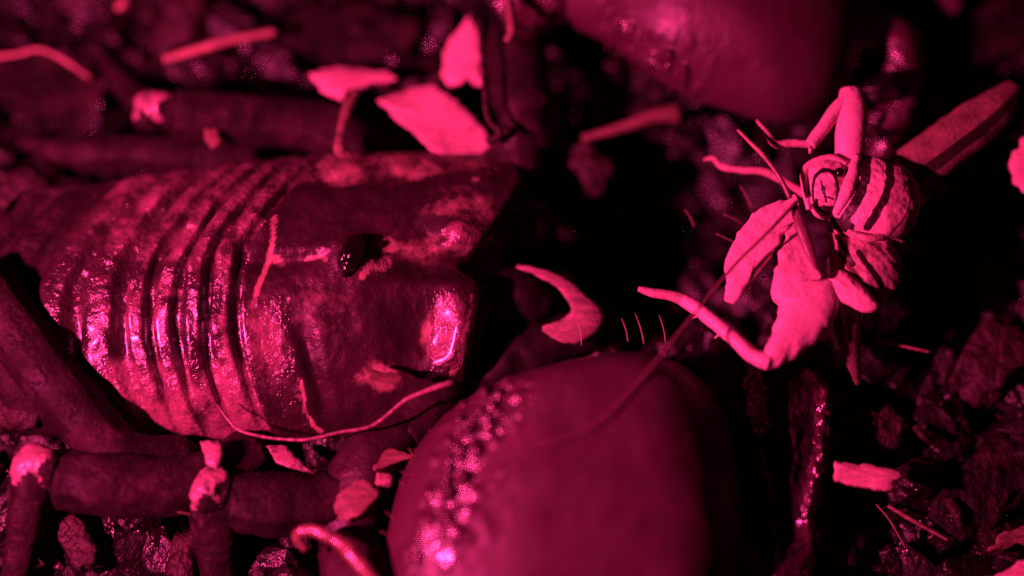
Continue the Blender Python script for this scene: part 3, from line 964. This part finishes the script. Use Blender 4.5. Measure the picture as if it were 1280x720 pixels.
def chip(label, px, py, z, size, ang, seed, m='bark', name='bark_chip', cat='bark chip'):
    mb = MB()
    size = (size[0], size[1] * .9, size[2] * .55)
    R = Matrix.Rotation(math.radians(ang), 3, 'Z') @ Matrix.Rotation(random.uniform(-.3, .3), 3, 'X')
    c = P(px, py, z)
    rows = []
    seg, rings = 28, 22
    for i in range(rings + 1):
        a = math.pi * (0.03 + 0.94 * i / rings)
        row = []
        for j in range(seg):
            t = 2 * math.pi * j / seg
            p = Vector((-math.cos(a), math.sin(a) * math.cos(t), math.sin(a) * math.sin(t)))
            p = Vector(tuple(math.copysign(abs(q) ** .62, q) for q in p))
            o = Vector((seed * 1.7, seed * .3, 0))
            k = 1 + .35 * noise.noise(p * 1.2 + o) + .16 * noise.noise(p * 3.1 + o) + .07 * noise.noise(p * 7 + o)
            row.append(c + R @ Vector((p.x * size[0], p.y * size[1], p.z * size[2])) * k)
        rows.append(row)
    mb.grid(rows, 0, close=True)
    tag(mb.build(name, M[m], None, c), label, cat, 'bark chips on the ground')


CH = [
    ('reddish lumpy bark chip at the right edge below the middle', 1245, 450, .35, (.55, .4, .3), 50, 1, 'redbark'),
    ('dark bark chip filling the lower right between flake and edge', 1235, 610, .3, (.7, .45, .3), 40, 2, 'bark'),
    ('curled dark bark crumb just above the rectangular pale flake', 1095, 540, .4, (.35, .3, .25), 20, 3, 'redbark'),
    ('round glossy dark crumb at the bottom, right of the pincer finger', 1040, 690, .4, (.35, .3, .28), 0, 4, 'crumb'),
    ('wide dark bark chip at the top right corner', 1235, 40, .35, (.8, .5, .3), 30, 5, 'bark'),
    ('lumpy bark chip along the top edge, left of the middle', 440, 45, .35, (.8, .45, .3), -10, 6, 'bark'),
    ('standing bark chip at the top edge above the straight twig', 235, 15, .35, (.5, .35, .4), 80, 7, 'redbark'),
    ('broad dark chip under the arched fibre at upper left', 60, 110, .3, (.8, .5, .3), -20, 8, 'bark'),
    ('mottled reddish chip at the left edge behind the scorpion', 40, 270, .35, (.7, .5, .35), 60, 9, 'redbark'),
    ('knobbly chip right of the cricket hind end', 1165, 400, .3, (.45, .35, .3), 35, 12, 'bark'),
    ('long dark chip under the stretched hind leg of the cricket', 1210, 265, .3, (.8, .4, .25), 20, 13, 'bark'),
    ('lumpy crumb beside the shiny bent root', 445, 625, 1.05, (.26, .2, .18), 45, 14, 'dullflake'),
    ('small pale crumb above the lumpy crumb by the lower pincer', 480, 600, 1.1, (.10, .09, .08), 0, 15, 'knee'),
    ('dim upright chip between the two scorpion knees', 100, 680, .5, (.35, .22, .25), -60, 16, 'redbark'),
    ('narrow reddish chip left of the second scorpion shin', 230, 700, .5, (.35, .2, .22), 80, 17, 'redbark'),
    ('curled reddish flake of bark left of the rectangular flake', 940, 600, .55, (.3, .22, .2), 70, 18, 'redbark'),
    ('reddish chip at the left edge beside the first knee', 15, 500, .5, (.4, .3, .25), -50, 19, 'redbark'),
    ('knobbly dark lump right of the raised cricket leg', 1105, 110, 1.2, (.22, .2, .2), 30, 20, 'crumb'),
    ('ragged reddish chip in front of the scorpion head, upper side', 730, 205, .55, (.4, .25, .25), -45, 21, 'redbark'),
]
for (lb, px, py, z, sz, an, sd, mm) in CH:
    chip(lb, px, py, z, sz, an, sd, mm)

# ---------------------------------------------------------------- night: a red torch and almost nothing else
ld = bpy.data.lights.new('red_torch', 'SPOT')
ld.energy = 80000
ld.color = (1.0, 0.042, 0.245)
ld.spot_size = math.radians(60)
ld.spot_blend = 0.9
ld.shadow_soft_size = 0.65
lamp = bpy.data.objects.new('red_torch', ld)
COL.objects.link(lamp)
aim = P(520, 380, 0.9)
lamp.location = aim + Vector((-0.74, -0.31, 0.72)).normalized() * 23
lamp.rotation_euler = (aim - lamp.location).to_track_quat('-Z', 'Y').to_euler()

w = bpy.data.worlds.new('World')
S.world = w
w.use_nodes = True
bg = w.node_tree.nodes['Background']
bg.inputs['Color'].default_value = (1.0, 0.03, 0.2, 1)
bg.inputs['Strength'].default_value = 0.02

S.view_settings.view_transform = 'Standard'
S.view_settings.look = 'None'
S.view_settings.gamma = 1
S.view_settings.exposure = 0
S.view_settings.use_curve_mapping = False
S.render.film_transparent = False
S.cycles.use_denoising = False
S.cycles.sample_clamp_direct = 20
S.cycles.sample_clamp_indirect = 3
